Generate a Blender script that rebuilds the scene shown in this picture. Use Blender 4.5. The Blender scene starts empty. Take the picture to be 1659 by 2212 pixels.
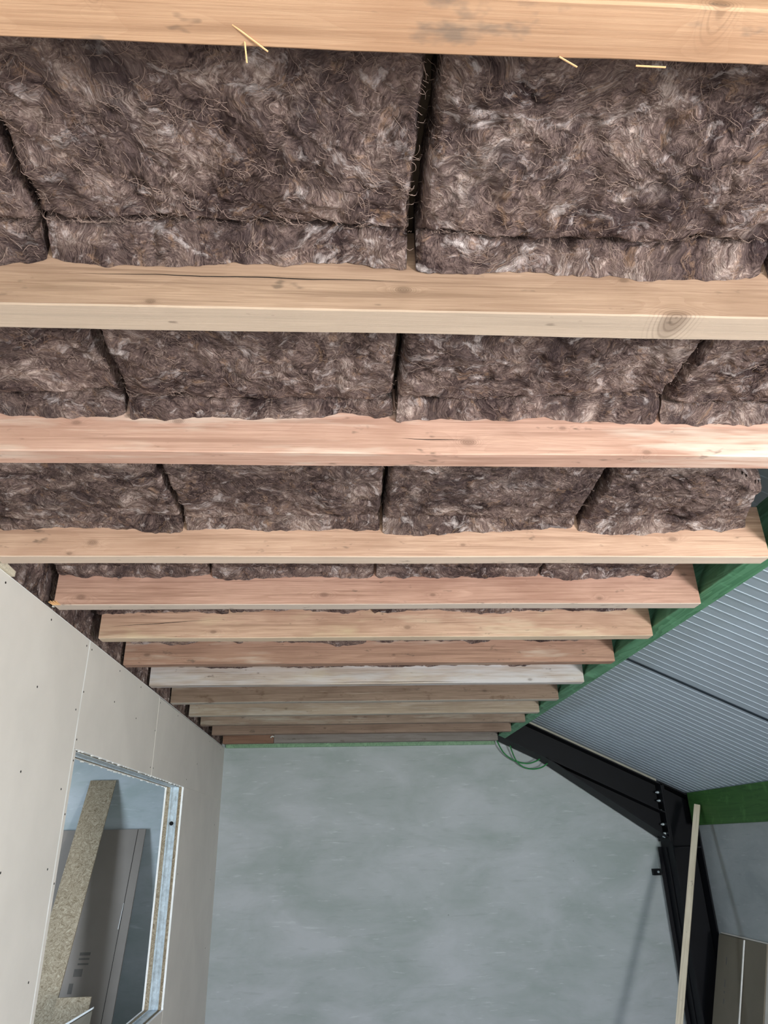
import bpy, math, random
import numpy as np
from mathutils import Vector, Matrix

# ------------------------------------------------------------------ camera
# all coordinates below are metres with the lens at z = 0; ZOFF lifts everything so that the floor is z = 0
ZOFF = 1.80
F_PX, PITCH, YAW, ROLL = 1537.9, math.radians(24.894), math.radians(3.401), math.radians(-1.1986)
cp, sp, cy, sy = math.cos(PITCH), math.sin(PITCH), math.cos(YAW), math.sin(YAW)
fw = Vector((sy*cp, cy*cp, sp)); rt = Vector((cy, -sy, 0)); up = rt.cross(fw)
cr, sr = math.cos(ROLL), math.sin(ROLL)
right = cr*rt + sr*up; upv = -sr*rt + cr*up
scene = bpy.context.scene
cd = bpy.data.cameras.new('camera'); cam = bpy.data.objects.new('camera', cd)
scene.collection.objects.link(cam); scene.camera = cam
cd.sensor_fit = 'HORIZONTAL'; cd.sensor_width = 36.0; cd.lens = 36.0*F_PX/1659.0
cd.clip_start = 0.02; cd.clip_end = 200
cam.matrix_world = Matrix(((right.x, upv.x, -fw.x, 0), (right.y, upv.y, -fw.y, 0), (right.z, upv.z, -fw.z, ZOFF), (0, 0, 0, 1)))

# ------------------------------------------------------------------ world, lamps, exposure
W = bpy.data.worlds.new('sky'); scene.world = W; W.use_nodes = True
bg = W.node_tree.nodes['Background']
bg.inputs[0].default_value = (0.74, 0.87, 1.0, 1); bg.inputs[1].default_value = 3.9
scene.view_settings.view_transform = 'Standard'; scene.view_settings.look = 'None'
scene.view_settings.gamma = 1.0; scene.view_settings.use_curve_mapping = False
scene.view_settings.exposure = 0.0

def area_light(name, loc, target, sx, sy_, power, col):
    l = bpy.data.lights.new(name, 'AREA'); l.shape = 'RECTANGLE'; l.size = sx; l.size_y = sy_
    l.energy = power; l.color = col
    o = bpy.data.objects.new(name, l); scene.collection.objects.link(o)
    o.location = loc
    d = Vector(target) - Vector(loc)
    o.rotation_euler = d.to_track_quat('-Z', 'Y').to_euler()
    return o
# daylight through the wide doorway behind the photographer
area_light('daylight_doorway', (0.6, -3.3, -0.35), (0.6, 2.0, 0.3), 4.2, 2.0, 60, (1.0, 0.98, 0.95))
# daylight through the side door in the right wall, behind the photographer
area_light('daylight_side_door', (3.6, -1.2, -0.75), (-0.6, 2.6, 0.6), 1.1, 0.9, 300, (1.0, 0.98, 0.96))
# bluish fill lamp added for the room behind the partition; no window modelled
area_light('fill_side_room', (-4.35, 5.6, -0.2), (-1.5, 7.6, -0.4), 1.6, 1.2, 135, (0.72, 0.86, 1.0))
# sun from behind the photographer: it falls on the yard and on the floor inside the doorway
sl = bpy.data.lights.new('sun', 'SUN'); sl.energy = 3.6; sl.angle = math.radians(1.0); sl.color = (1.0, .96, .9)
so = bpy.data.objects.new('sun', sl); scene.collection.objects.link(so)
so.rotation_euler = Vector((-.25, .75, -.85)).to_track_quat('-Z', 'Y').to_euler()

# ------------------------------------------------------------------ helpers
RNG = random.Random(7)
def lin(c):
    return tuple(((v/255)/12.92 if v/255 <= .04045 else ((v/255+.055)/1.055)**2.4) for v in c[:3]) + (1,)
def mesh(name, V, Fc, mat=None, parent=None, loc=(0, 0, 0), smooth=False):
    me = bpy.data.meshes.new(name); L = Vector(loc)
    me.from_pydata([tuple(Vector(v) - L) for v in V], [], Fc); me.update()
    if smooth: me.polygons.foreach_set('use_smooth', [True]*len(me.polygons))
    o = bpy.data.objects.new(name, me); scene.collection.objects.link(o)
    if mat: me.materials.append(mat)
    o.location = L
    if parent:
        o.parent = parent; o.location = L - parent_loc(parent)
    return o
def parent_loc(o):
    v = Vector(o.location); p_ = o.parent
    while p_: v += p_.location; p_ = p_.parent
    return v
def empty(name, loc, label=None, cat=None, group=None, kind=None):
    o = bpy.data.objects.new(name, None); scene.collection.objects.link(o); o.location = loc; o.empty_display_size = .05
    return tag(o, label, cat, group, kind)
def tag(o, label=None, cat=None, group=None, kind=None):
    if label: o['label'] = label
    if cat: o['category'] = cat
    if group: o['group'] = group
    if kind: o['kind'] = kind
    return o
class MB:
    def __init__(s): s.V = []; s.F = []
    def add(s, V, Fc):
        n = len(s.V); s.V += [tuple(v) for v in V]; s.F += [tuple(i+n for i in f) for f in Fc]; return s
    def box(s, x0, x1, y0, y1, z0, z1):
        return s.add([(x0,y0,z0),(x1,y0,z0),(x1,y1,z0),(x0,y1,z0),(x0,y0,z1),(x1,y0,z1),(x1,y1,z1),(x0,y1,z1)],
                     [(0,3,2,1),(4,5,6,7),(0,1,5,4),(1,2,6,5),(2,3,7,6),(3,0,4,7)])
    def prism_y(s, P, y0, y1):       # polygon of (x, z) pulled along y
        n = len(P)
        a = sum(P[i][0]*P[(i+1)%n][1]-P[(i+1)%n][0]*P[i][1] for i in range(n))
        if a < 0: P = P[::-1]
        V = [(x,y0,z) for x,z in P] + [(x,y1,z) for x,z in P]
        return s.add(V, [tuple(range(n)), tuple(range(2*n-1,n-1,-1))] + [(i,i+n,(i+1)%n+n,(i+1)%n) for i in range(n)])
    def hexa(s, A, B):               # A, B: two quads, matching corners
        return s.add(list(A)+list(B), [(0,3,2,1),(4,5,6,7),(0,1,5,4),(1,2,6,5),(2,3,7,6),(3,0,4,7)])
    def tube(s, pts, r, n=8):
        pts = [Vector(q) for q in pts]; b = len(s.V); rings = []
        for i, q in enumerate(pts):
            t = (pts[min(i+1,len(pts)-1)]-pts[max(i-1,0)]).normalized()
            u = t.cross(Vector((0,1,0.01))).normalized(); v = t.cross(u)
            rings.append([q+r*(math.cos(2*math.pi*k/n)*u+math.sin(2*math.pi*k/n)*v) for k in range(n)])
        V = [w for rg in rings for w in rg]
        Fc = [(i*n+k, i*n+(k+1)%n, (i+1)*n+(k+1)%n, (i+1)*n+k) for i in range(len(pts)-1) for k in range(n)]
        Fc += [tuple(range(n))[::-1], tuple((len(pts)-1)*n+k for k in range(n))]
        return s.add(V, Fc)
    def cyl(s, a, b, r, n=10):
        return s.tube([a, b], r, n)
    def build(s, name, mat, parent=None, loc=(0,0,0), bevel=0, smooth=False):
        o = mesh(name, s.V, s.F, mat, parent, loc, smooth)
        if bevel:
            m = o.modifiers.new('bevel', 'BEVEL'); m.width = bevel; m.segments = 2; m.limit_method = 'ANGLE'
        return o

# ------------------------------------------------------------------ materials
class NT:
    def __init__(s, name):
        s.m = bpy.data.materials.new(name); s.m.use_nodes = True; s.t = s.m.node_tree
        s.b = s.t.nodes['Principled BSDF']; s.x = 0
    def n(s, typ, **kw):
        nd = s.t.nodes.new(typ)
        for k, v in kw.items(): setattr(nd, k, v)
        return nd
    def l(s, a, b): s.t.links.new(a, b)
    def val(s, sock, v):
        if hasattr(v, 'is_linked') or isinstance(v, bpy.types.NodeSocket): s.l(v, sock)
        else: sock.default_value = v
    def math(s, op, a, b=0.0, c=None, clamp=False):
        nd = s.n('ShaderNodeMath', operation=op, use_clamp=clamp); s.val(nd.inputs[0], a); s.val(nd.inputs[1], b)
        if c is not None: s.val(nd.inputs[2], c)
        return nd.outputs[0]
    def vmath(s, op, a, b=(0,0,0)):
        nd = s.n('ShaderNodeVectorMath', operation=op); s.val(nd.inputs[0], a)
        if op == 'SCALE': s.val(nd.inputs['Scale'], b); return nd.outputs[0]
        s.val(nd.inputs[1], b)
        return nd.outputs['Value'] if op in ('LENGTH','DISTANCE') else nd.outputs[0]
    def coord(s):
        tc = s.n('ShaderNodeTexCoord'); return tc.outputs['Object']
    def rnd(s, k=17.0):
        oi = s.n('ShaderNodeObjectInfo')
        c = s.n('ShaderNodeCombineXYZ'); r = oi.outputs['Random']
        s.l(s.math('MULTIPLY', r, k), c.inputs[0]); s.l(s.math('MULTIPLY', r, k*1.7), c.inputs[1]); s.l(s.math('MULTIPLY', r, k*2.3), c.inputs[2])
        return c.outputs[0]
    def noise(s, vec, scale=1.0, detail=3.0, rough=.5, dist=0.0, col=False):
        nd = s.n('ShaderNodeTexNoise'); s.l(vec, nd.inputs['Vector']); nd.inputs['Scale'].default_value = scale
        nd.inputs['Detail'].default_value = detail; nd.inputs['Roughness'].default_value = rough; nd.inputs['Distortion'].default_value = dist
        return nd.outputs['Color' if col else 'Fac']
    def ramp(s, f, stops):
        nd = s.n('ShaderNodeValToRGB'); s.val(nd.inputs[0], f); e = nd.color_ramp.elements
        while len(e) < len(stops): e.new(.5)
        for el, (p_, c) in zip(e, stops):
            el.position = p_; el.color = c if len(c) == 4 else tuple(c)+(1,)
        return nd.outputs[0]
    def step(s, f, a, b):
        nd = s.n('ShaderNodeMapRange'); nd.clamp = True; s.val(nd.inputs[0], f)
        nd.inputs[1].default_value = a; nd.inputs[2].default_value = b
        return nd.outputs[0]
    def mix(s, f, a, b, mode='MIX'):
        nd = s.n('ShaderNodeMix', data_type='RGBA', blend_type=mode); s.val(nd.inputs[0], f)
        s.val(nd.inputs[6], a); s.val(nd.inputs[7], b); return nd.outputs[2]
    def bump(s, h, strength=.3, dist=.002):
        nd = s.n('ShaderNodeBump'); s.l(h, nd.inputs['Height']); nd.inputs['Strength'].default_value = strength
        nd.inputs['Distance'].default_value = dist; s.l(nd.outputs[0], s.b.inputs['Normal'])
    def done(s, col, rough=.8, metal=0.0, spec=.5):
        s.val(s.b.inputs['Base Color'], col); s.val(s.b.inputs['Roughness'], rough); s.b.inputs['Metallic'].default_value = metal
        s.b.inputs['Specular IOR Level'].default_value = spec
        return s.m
def mat_simple(name, c, rough=.7, metal=0.0, var=.08, scale=6.0, spec=.4, bump=0.0):
    t = NT(name); P = t.vmath('ADD', t.coord(), t.rnd())
    f = t.noise(P, scale, 4, .6); a = lin(c)
    d = tuple(max(0, v*(1-var*2)) for v in a[:3])+(1,); e = tuple(min(1, v*(1+var*2)) for v in a[:3])+(1,)
    col = t.ramp(f, [(.3, d), (.7, e)])
    if bump: t.bump(t.noise(P, scale*12, 3), bump, .002)
    return t.done(col, rough, metal, spec)

def mat_wood(name, base, dark, pale=None, palef=0.0, knots=(), blotch=0.0, blotchcol=(70,60,55), streak=.5, bottom=None, bottomf=.0, seed=0.0, yell=0.0):
    """Sawn softwood: grain along local X, knots at given local points."""
    t = NT(name); C0 = t.coord(); P = t.vmath('ADD', C0, (seed*3.1, seed*1.7, seed*2.3))
    s = t.n('ShaderNodeSeparateXYZ'); t.l(C0, s.inputs[0])
    # warp of grain round knots
    warp = None; knotm = None; ring = None
    for (kx, kz, r) in knots:
        q = t.vmath('MULTIPLY', t.vmath('SUBTRACT', C0, (kx, -.038, kz)), (0.55, .25, 1.0))
        d = t.vmath('LENGTH', q)
        g = t.step(d, r*3.2, 0.0); g = t.math('MULTIPLY', g, g)
        w_ = t.math('MULTIPLY', g, r*2.6)
        warp = w_ if warp is None else t.math('ADD', warp, w_)
        k_ = t.math('MULTIPLY', t.step(d, r*.95, r*.45), .8); knotm = k_ if knotm is None else t.math('MAXIMUM', knotm, k_)
        rg = t.math('MULTIPLY', t.math('SINE', t.math('MULTIPLY', d, 2200*.012/r)), t.step(d, r*1.7, r*.3)); ring = rg if ring is None else t.math('ADD', ring, rg)
    G = t.vmath('MULTIPLY', P, (.55, 6.0, 6.0))
    f1 = t.noise(G, 1.0, 2, .5, .3)
    v = t.math('MULTIPLY', f1, 11.0)
    if warp is not None: v = t.math('ADD', v, t.math('MULTIPLY', warp, 60.0))
    band = t.math('FRACT', v)                     # growth rings cut by the saw
    band = t.math('POWER', band, 1.6)
    f2 = t.noise(t.vmath('MULTIPLY', t.vmath('ADD', P, (2, 2, 2)), (.35, 9.0, 9.0)), 1.0, 1, .5, .2)
    v2 = t.math('MULTIPLY', f2, 34.0)
    if warp is not None: v2 = t.math('ADD', v2, t.math('MULTIPLY', warp, 150.0))
    band2 = t.math('POWER', t.math('FRACT', v2), 1.5)
    band = t.math('ADD', t.math('MULTIPLY', band, .4), t.math('MULTIPLY', band2, .6))
    fine = t.noise(t.vmath('MULTIPLY', P, (5.0, 260.0, 260.0)), 1.0, 4, .7)
    col = t.mix(t.math('MULTIPLY', band, streak), lin(base), lin(dark))
    col = t.mix(t.step(t.noise(t.vmath('MULTIPLY', P, (1.6, 9, 9)), 1.0, 3, .55), .38, .72), col, t.mix(.35, col, lin(tuple(min(255, int(c*1.10)) for c in base))))
    col = t.mix(t.math('MULTIPLY', t.step(fine, .42, .66), .5), col, lin(dark))
    mid = t.noise(t.vmath('MULTIPLY', t.vmath('ADD', P, (6, 1, 4)), (1.8, 75.0, 75.0)), 1.0, 3, .6)
    col = t.mix(t.math('MULTIPLY', t.step(mid, .50, .66), .55), col, lin(tuple(int(c*.90) for c in dark)))
    broad = t.noise(t.vmath('MULTIPLY', t.vmath('ADD', P, (1, 8, 3)), (2.6, 5.0, 5.0)), 1.0, 3, .55)
    col = t.mix(t.math('MULTIPLY', t.step(broad, .48, .70), .5), col, lin(dark))
    if pale:
        pf = t.noise(t.vmath('MULTIPLY', t.vmath('ADD', P, (5, 2, 8)), (1.3, 12, 12)), 1.0, 4, .65)
        col = t.mix(t.math('MULTIPLY', t.step(pf, .62-palef*.35, .78-palef*.3), min(1, .55+palef*.4)), col, lin(pale))
    if yell:
        yf = t.noise(t.vmath('MULTIPLY', t.vmath('ADD', P, (9, 4, 1)), (2.5, 8, 8)), 1.0, 3, .6)
        col = t.mix(t.math('MULTIPLY', t.step(yf, .55, .72), yell), col, lin((214, 196, 150)))
    if bottom:  # paler underside: light from below painted into the colour, partly weathered grey
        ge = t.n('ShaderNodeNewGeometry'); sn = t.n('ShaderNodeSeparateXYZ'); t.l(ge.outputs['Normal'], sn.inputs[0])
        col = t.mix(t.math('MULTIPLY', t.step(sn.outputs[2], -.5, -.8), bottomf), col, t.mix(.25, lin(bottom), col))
    if knotm is not None:
        col = t.mix(t.math('MULTIPLY', t.math('MAXIMUM', ring, 0.0), .45), col, lin(tuple(int(c*.62) for c in dark)))
        col = t.mix(t.math('MULTIPLY', knotm, .6), col, lin(tuple(int(c*.72) for c in dark)))
    # blue-black dirt marks
    sf = t.noise(t.vmath('MULTIPLY', P, (9, 22, 22)), 1.0, 3, .7)
    col = t.mix(t.math('MULTIPLY', t.step(sf, .64, .72), .6), col, lin((96, 80, 68)))
    if blotch:
        bf = t.noise(t.vmath('MULTIPLY', t.vmath('ADD', P, (3, 7, 5)), (7, 14, 14)), 1.0, 4, .6)
        col = t.mix(t.math('MULTIPLY', t.step(bf, .60, .70), blotch), col, lin(blotchcol))
    h = t.math('ADD', t.math('MULTIPLY', band, .5), fine)
    hs = t.n('ShaderNodeHueSaturation'); t.l(col, hs.inputs['Color']); hs.inputs['Saturation'].default_value = .86; hs.inputs['Value'].default_value = .95
    t.bump(h, .35, .0015)
    return t.done(hs.outputs[0], .78, 0, .25)

def mat_wool(name):
    t = NT(name); P = t.vmath('ADD', t.coord(), t.rnd(23.0))
    w0 = t.vmath('SUBTRACT', t.noise(P, 3.0, 2, .5, 0, True), (.5, .5, .5))
    w1 = t.vmath('SUBTRACT', t.noise(P, 10, 2, .5, 0, True), (.5, .5, .5))
    w2 = t.vmath('SUBTRACT', t.noise(P, 42, 2, .5, 0, True), (.5, .5, .5))
    Q = t.vmath('ADD', t.vmath('ADD', t.vmath('ADD', P, t.vmath('SCALE', w0, .35)), t.vmath('SCALE', w1, .10)), t.vmath('SCALE', w2, .018))
    st = t.noise(t.vmath('MULTIPLY', Q, (30, 190, 190)), 1.0, 4, .65)             # strands, two directions
    st2 = t.noise(t.vmath('MULTIPLY', t.vmath('ADD', Q, (4, 4, 4)), (210, 40, 60)), 1.0, 4, .65)
    sel = t.step(t.noise(t.vmath('ADD', P, (1, 5, 2)), 9, 2, .5), .44, .56)
    strand = t.math('ADD', t.math('MULTIPLY', st, sel), t.math('MULTIPLY', st2, t.math('SUBTRACT', 1.0, sel)))
    cl = t.noise(Q, 8.0, 4, .6)
    f = t.math('ADD', t.math('MULTIPLY', cl, .52), t.math('MULTIPLY', strand, .48))
    col = t.ramp(f, [(.39, lin((58, 46, 46))), (.47, lin((98, 82, 79))), (.54, lin((128, 109, 103))), (.63, lin((186, 168, 160)))])
    wh = t.noise(t.vmath('ADD', t.vmath('MULTIPLY', Q, (1, 1.6, 1.6)), (7, 1, 3)), 13, 5, .7)
    col = t.mix(t.math('MULTIPLY', t.step(wh, .56, .70), .75), col, lin((222, 210, 208)))
    tan = t.noise(t.vmath('ADD', Q, (8, 8, 1)), 26, 5, .75)
    col = t.mix(t.math('MULTIPLY', t.step(tan, .56, .68), .5), col, lin((176, 142, 116)))
    dk = t.noise(t.vmath('ADD', Q, (2, 9, 6)), 7, 4, .65)
    col = t.mix(t.math('MULTIPLY', t.step(dk, .54, .68), .72), col, lin((66, 55, 57)))
    h = t.math('ADD', t.math('MULTIPLY', strand, .7), t.math('MULTIPLY', cl, 1.3))
    t.bump(h, 1.0, .016)
    return t.done(col, .95, 0, .1)
def mat_concrete(name, c1, c2, streak, sc=1.0):
    t = NT(name); P = t.coord()
    f = t.noise(t.vmath('MULTIPLY', P, (1.2*sc, 1.2*sc, 2.6*sc)), 1.0, 5, .6, .4)
    col = t.ramp(f, [(.32, lin(c1)), (.68, lin(c2))])
    g = t.noise(t.vmath('MULTIPLY', P, (5*sc, 5*sc, 34*sc)), 1.0, 4, .6, .2)
    col = t.mix(t.math('MULTIPLY', t.step(g, .62, .74), .5), col, lin(streak))
    g2 = t.noise(t.vmath('MULTIPLY', t.vmath('ADD', P, (3, 3, 3)), (4*sc, 4*sc, 26*sc)), 1.0, 4, .6, .2)
    col = t.mix(t.math('MULTIPLY', t.step(g2, .58, .78), .35), col, lin(tuple(int(v*.86) for v in c1)))
    v = t.n('ShaderNodeTexVoronoi'); t.l(P, v.inputs['Vector']); v.inputs['Scale'].default_value = 4.5
    col = t.mix(t.math('MULTIPLY', t.step(v.outputs['Distance'], .035, .02), .6), col, lin((90, 92, 92)))
    t.bump(t.noise(P, 60, 4, .6), .12, .002)
    return t.done(col, .75, 0, .3)
def mat_osb(name):
    t = NT(name); P = t.vmath('ADD', t.coord(), t.rnd())
    w = t.vmath('SCALE', t.vmath('SUBTRACT', t.noise(P, 9, 1, .5, 0, True), (.5, .5, .5)), .30)
    Q = t.vmath('ADD', P, w)
    a = t.noise(t.vmath('MULTIPLY', Q, (22, 60, 70)), 1.0, 3, .6, .6); b = t.noise(t.vmath('MULTIPLY', t.vmath('ADD', Q, (3, 3, 3)), (80, 40, 18)), 1.0, 3, .6, .6)
    col = t.ramp(t.math('ADD', t.math('MULTIPLY', a, .5), t.math('MULTIPLY', b, .5)), [(.36, lin((118, 102, 80))), (.47, lin((150, 136, 114))), (.56, lin((172, 158, 136))), (.66, lin((190, 178, 156)))])
    col = t.mix(t.math('MULTIPLY', t.step(t.noise(Q, 34, 4, .7, 1.0), .57, .66), .55), col, lin((98, 82, 62)))
    t.bump(a, .4, .002)
    return t.done(col, .7, 0, .3)
def mat_green(name, a, b):
    t = NT(name); P = t.vmath('ADD', t.coord(), t.rnd())
    v = t.noise(t.vmath('MULTIPLY', P, (7, .6, 7)), 1.0, 3, .55, .8)
    band = t.math('POWER', t.math('FRACT', t.math('MULTIPLY', v, 9.0)), 2.0)
    col = t.mix(band, lin(a), lin(b))
    col = t.mix(t.math('MULTIPLY', t.step(t.noise(P, 9, 4, .6), .55, .7), .4), col, lin(tuple(min(255, int(c*1.25+12)) for c in a)))
    t.bump(band, .15, .002)
    return t.done(col, .55, 0, .4)
def mat_plaster(name, c):
    t = NT(name); P = t.coord()
    f = t.noise(P, 2.5, 4, .6); a = lin(c); d = tuple(v*.93 for v in a[:3])+(1,)
    col = t.ramp(f, [(.35, d), (.65, a)])
    col = t.mix(t.math('MULTIPLY', t.step(t.noise(t.vmath('MULTIPLY', P, (30, 60, 5)), 1.0, 3, .6), .70, .76), .25), col, lin((225, 222, 215)))
    t.bump(t.noise(P, 130, 3, .6), .05, .001)
    return t.done(col, .7, 0, .35)

M = {}
M['wool'] = mat_wool('brown_mineral_wool')
M['fibre'] = mat_simple('wool_fibre', (150, 130, 120), .9, 0, .2, 12, .1)
M['board'] = mat_plaster('plasterboard_face', (222, 216, 209))
M['boardcore'] = mat_simple('gypsum_core', (250, 249, 245), .8)
M['back'] = mat_concrete('cement_board', (166, 177, 177), (194, 200, 206), (220, 226, 230))
M['rightwall'] = mat_concrete('raw_concrete', (150, 156, 158), (172, 176, 178), (186, 190, 192), 1.3)
M['floor'] = mat_concrete('concrete_floor', (150, 147, 142), (176, 173, 168), (186, 182, 176), .6)
M['roof'] = mat_simple('coated_roof_sheet', (176, 189, 204), .45, 0, .03, 2, .5)
M['rooflip'] = mat_simple('dark_joint_gap', (40, 52, 64), .6)
M['steel'] = mat_simple('black_painted_steel', (15, 16, 22), .55, 0, .12, 4, .2)
M['galv'] = mat_simple('galvanised_steel', (206, 218, 226), .4, .35, .12, 30, .5)
M['darkhole'] = mat_simple('black_void', (8, 8, 9), .9)
M['screw'] = mat_simple('black_screw', (46, 44, 42), .5, .3)
M['osb'] = mat_osb('oriented_strand_board')
M['green'] = mat_green('green_stained_timber', (100, 156, 120), (72, 128, 92))
M['greendark'] = mat_green('green_stained_eaves_timber', (62, 104, 50), (50, 88, 42))
M['greenplate'] = mat_green('pale_green_timber', (136, 172, 140), (112, 150, 120))
M['greyboard'] = mat_simple('grey_brown_board_paper', (142, 134, 127), .75, 0, .04, 2, .3)
M['brownboard'] = mat_simple('brown_board_paper', (122, 114, 100), .75, 0, .05, 2, .3)
M['mark'] = mat_simple('faded_print', (104, 100, 96), .8)
M['whitepine'] = mat_wood('planed_batten', (226, 214, 190), (200, 184, 154), streak=.25, seed=31)
M['cable'] = mat_simple('green_cable_sheath', (40, 130, 70), .45)
M['clip'] = mat_simple('white_plastic', (236, 236, 232), .4)
M['strip'] = mat_simple('beige_sealing_foam', (176, 172, 160), .8)
M['grass'] = mat_simple('meadow_grass', (104, 160, 60), .95, 0, .2, 3)
M['gravel'] = mat_simple('pale_yard_gravel', (186, 182, 172), .95, 0, .12, 8)
M['deck'] = mat_simple('roof_deck_board', (120, 104, 88), .8)
M['splint'] = mat_simple('pine_splinter', (222, 176, 128), .7)

# ------------------------------------------------------------------ setting
ZF = -1.80
MB().box(-4.6, 3.95, -3.4, 8.75, ZF-.1, ZF).build('floor', M['floor'])['kind'] = 'structure'
o = MB().add([(-30,-30,ZF-.12),(30,-30,ZF-.12),(30,-9,ZF-.12),(-30,-9,ZF-.12)], [(0,1,2,3)]).build('ground_grass', M['grass']); o['kind'] = 'structure'
o = MB().add([(-30,-9,ZF-.11),(30,-9,ZF-.11),(30,-3.4,ZF-.11),(-30,-3.4,ZF-.11)], [(0,1,2,3)]).build('ground_yard', M['gravel']); o['kind'] = 'structure'
TAN = .4715
def zroof(x): return 1.2 - TAN*(x-2.084)
o = MB().prism_y([(-4.6, ZF), (3.9, ZF), (3.9, zroof(3.9)+.02), (1.2, zroof(1.2)+.02), (-4.6, zroof(1.2)+.02)], 8.45, 8.6).build('wall_back', M['back']); o['kind'] = 'structure'
o = MB().box(3.775, 3.9, -.2, 8.45, ZF, .40).build('wall_right', M['rightwall']); o['kind'] = 'structure'
o = MB().box(3.775, 3.9, -3.4, -2.0, ZF, .40).build('wall_right', M['rightwall']); o['kind'] = 'structure'
o = MB().box(-4.6, -4.45, 0, 8.45, ZF, 1.4).build('wall_far_left', M['back']); o['kind'] = 'structure'
o = MB().box(-4.6, -1.5, .0, .12, ZF, 1.4).build('wall_near_left', M['back']); o['kind'] = 'structure'

# ceiling: insulated roof sheets with small ribs + unseen deck added over the joists to stop light leaks
ceil = empty('ceiling', (2.4, 4, 1.05), kind='structure')
def roof_panel(y0, y1, name='roof_panel'):
    # cross section along y: flat pans with narrow ribs; extruded down the slope in x
    prof = [(y0, 0)]
    y = y0 + .05
    while y < y1 - .03:
        prof += [(y-.007, 0), (y-.004, -.0035), (y+.004, -.0035), (y+.007, 0)]; y += .0985
    prof.append((y1, 0))
    V = []; Fc = []
    nx, nz = -.0, 1.0
    for x in (.6, 3.95):
        for (yy, d) in prof: V.append((x, yy, zroof(x)+d))
        V += [(x, y1, zroof(x)+.08), (x, y0, zroof(x)+.08)]
    n = len(prof)+2
    Fc = [(i, (i+1) % n, (i+1) % n+n, i+n) for i in range(n)] + [tuple(range(n))[::-1], tuple(range(n, 2*n))]
    return mesh(name, V, Fc, M['roof'], ceil)
roof_panel(-3.4, 5.115); roof_panel(5.155, 8.44)
MB().prism_y([(.62, zroof(.62)-.004), (3.94, zroof(3.94)-.004), (3.94, zroof(3.94)+.05), (.62, zroof(.62)+.05)], 5.1155, 5.1545).build('joint_filler', M['rooflip'], ceil)
MB().box(-1.9, 1.30, -3.4, 8.44, 1.262, 1.285).build('unseen_deck', M['deck'], ceil)
MB().box(-4.6, -1.9, 0, 8.44, 1.262, 1.285).build('unseen_deck', M['deck'], ceil)
MB().hexa([(.6,-3.4,1.285),(.62,-3.4,1.285),(.62,8.44,1.285),(.6,8.44,1.285)], [(.6,-3.4,1.98),(.62,-3.4,1.98),(.62,8.44,1.98),(.6,8.44,1.98)]).build('gable_board', M['deck'], ceil)

# ------------------------------------------------------------------ partition wall on the left
XL = -1.35; T = .15
wall = empty('wall_left', (XL-.07, 4, ZF), kind='structure')
OY0, OY1, OZ0, OZ1 = 3.83, 6.47, -1.105, .455
pb = .0125
def sheet(y0, y1, z0, z1, x0=XL-pb, x1=XL, dx=0.0):
    return MB().box(x0+dx, x1+dx, y0, y1, z0, z1).build('plasterboard_sheet', M['board'], wall, loc=((x0+x1)/2, (y0+y1)/2, (z0+z1)/2), bevel=.0015)
g = .006
# room side
sA = sheet(1.2+g, 3.79-g, ZF, 1.0)
sA0 = sheet(-3.4, 1.2-g, ZF, 1.0)
sB = sheet(3.79+g, 5.36, OZ1, 1.0)
sB2 = sheet(3.79+g, OY0, OZ0, OZ1-g)
sC = sheet(5.3607, 8.45, OZ1, .992, dx=.002)
sD = sheet(OY1, 8.45, ZF, OZ1, dx=.002)
sE = sheet(3.79+g, OY1-g, ZF, OZ0)
# white gypsum showing in the open joints
MB().box(XL-.012, XL-.0002, 3.79-g, 3.79+g, ZF, 1.0).build('joint_edge', M['boardcore'], wall)
MB().box(XL-.012, XL-.0005, 3.7925, 3.7975, ZF, OZ1).build('joint_edge', M['boardcore'], wall)
MB().box(XL-.013, XL-.001, -3.4, 8.45, 1.0, 1.003).build('top_edge', M['boardcore'], wall)
screws = {sA: [(2.759,.966),(3.251,.958),(3.747,.963),(3.233,.649),(3.736,.635),(3.224,.297),(3.709,.26),(3.701,-.082),(3.691,-.516),(3.21,-.08),(2.70,.62)],
          sB: [(3.831,.963),(4.354,.964),(4.844,.964),(3.806,.736),(4.331,.778),(4.818,.759),(5.333,.754),(5.318,.505),(3.812,.50)],
          sB2: [(3.812,.40),(3.812,.153),(3.812,-.145)],
          sC: [(5.39,.958),(5.994,.961),(5.388,.506),(6.96,.684),(6.55,.52),(7.5,.95),(8.2,.95)], sD: [(8.147,-.306),(6.55,-.2),(8.16,.2),(8.15,-.9)]}
for sh, L_ in screws.items():
    for (y, z) in L_:
        x = XL + (.002 if sh in (sC, sD) else 0)
        MB().cyl((x-.001, y, z), (x+.0012, y, z), .005, 8).build('screw', M['screw'], sh, loc=(x, y, z))
# inner layers round the opening, far side sheets
XR = XL - T
def liner(y0, y1, z0, z1):
    MB().box(XL-.035, XL-pb, y0, y1, z0, z1).build('strand_board_lining', M['osb'], wall)
    MB().box(XR+pb, XR+.045, y0, y1, z0, z1).build('strand_board_lining', M['osb'], wall)
    MB().box(XR, XR+pb, y0, y1, z0, z1).build('plasterboard_sheet', M['board'], wall)
for r in ((0.12, OY0, ZF, 1.0), (OY0, OY1, OZ1, 1.0), (OY1, 8.45, ZF, 1.0), (OY0, OY1, ZF, OZ0)): liner(*r)
# cut board edges (white) round the opening
for x0, x1 in ((XL-pb, XL+.003), (XR-.002, XR+pb)):
    MB().box(x0, x1, OY1-.002, OY1+.001, OZ0, OZ1).build('cut_board_edge', M['boardcore'], wall)
    MB().box(x0, x1, OY0, OY1, OZ1-.002, OZ1+.001).build('cut_board_edge', M['boardcore'], wall)
    MB().box(x0, x1, OY0, OY1, OZ0-.001, OZ0+.002).build('cut_board_edge', M['boardcore'], wall)
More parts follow.
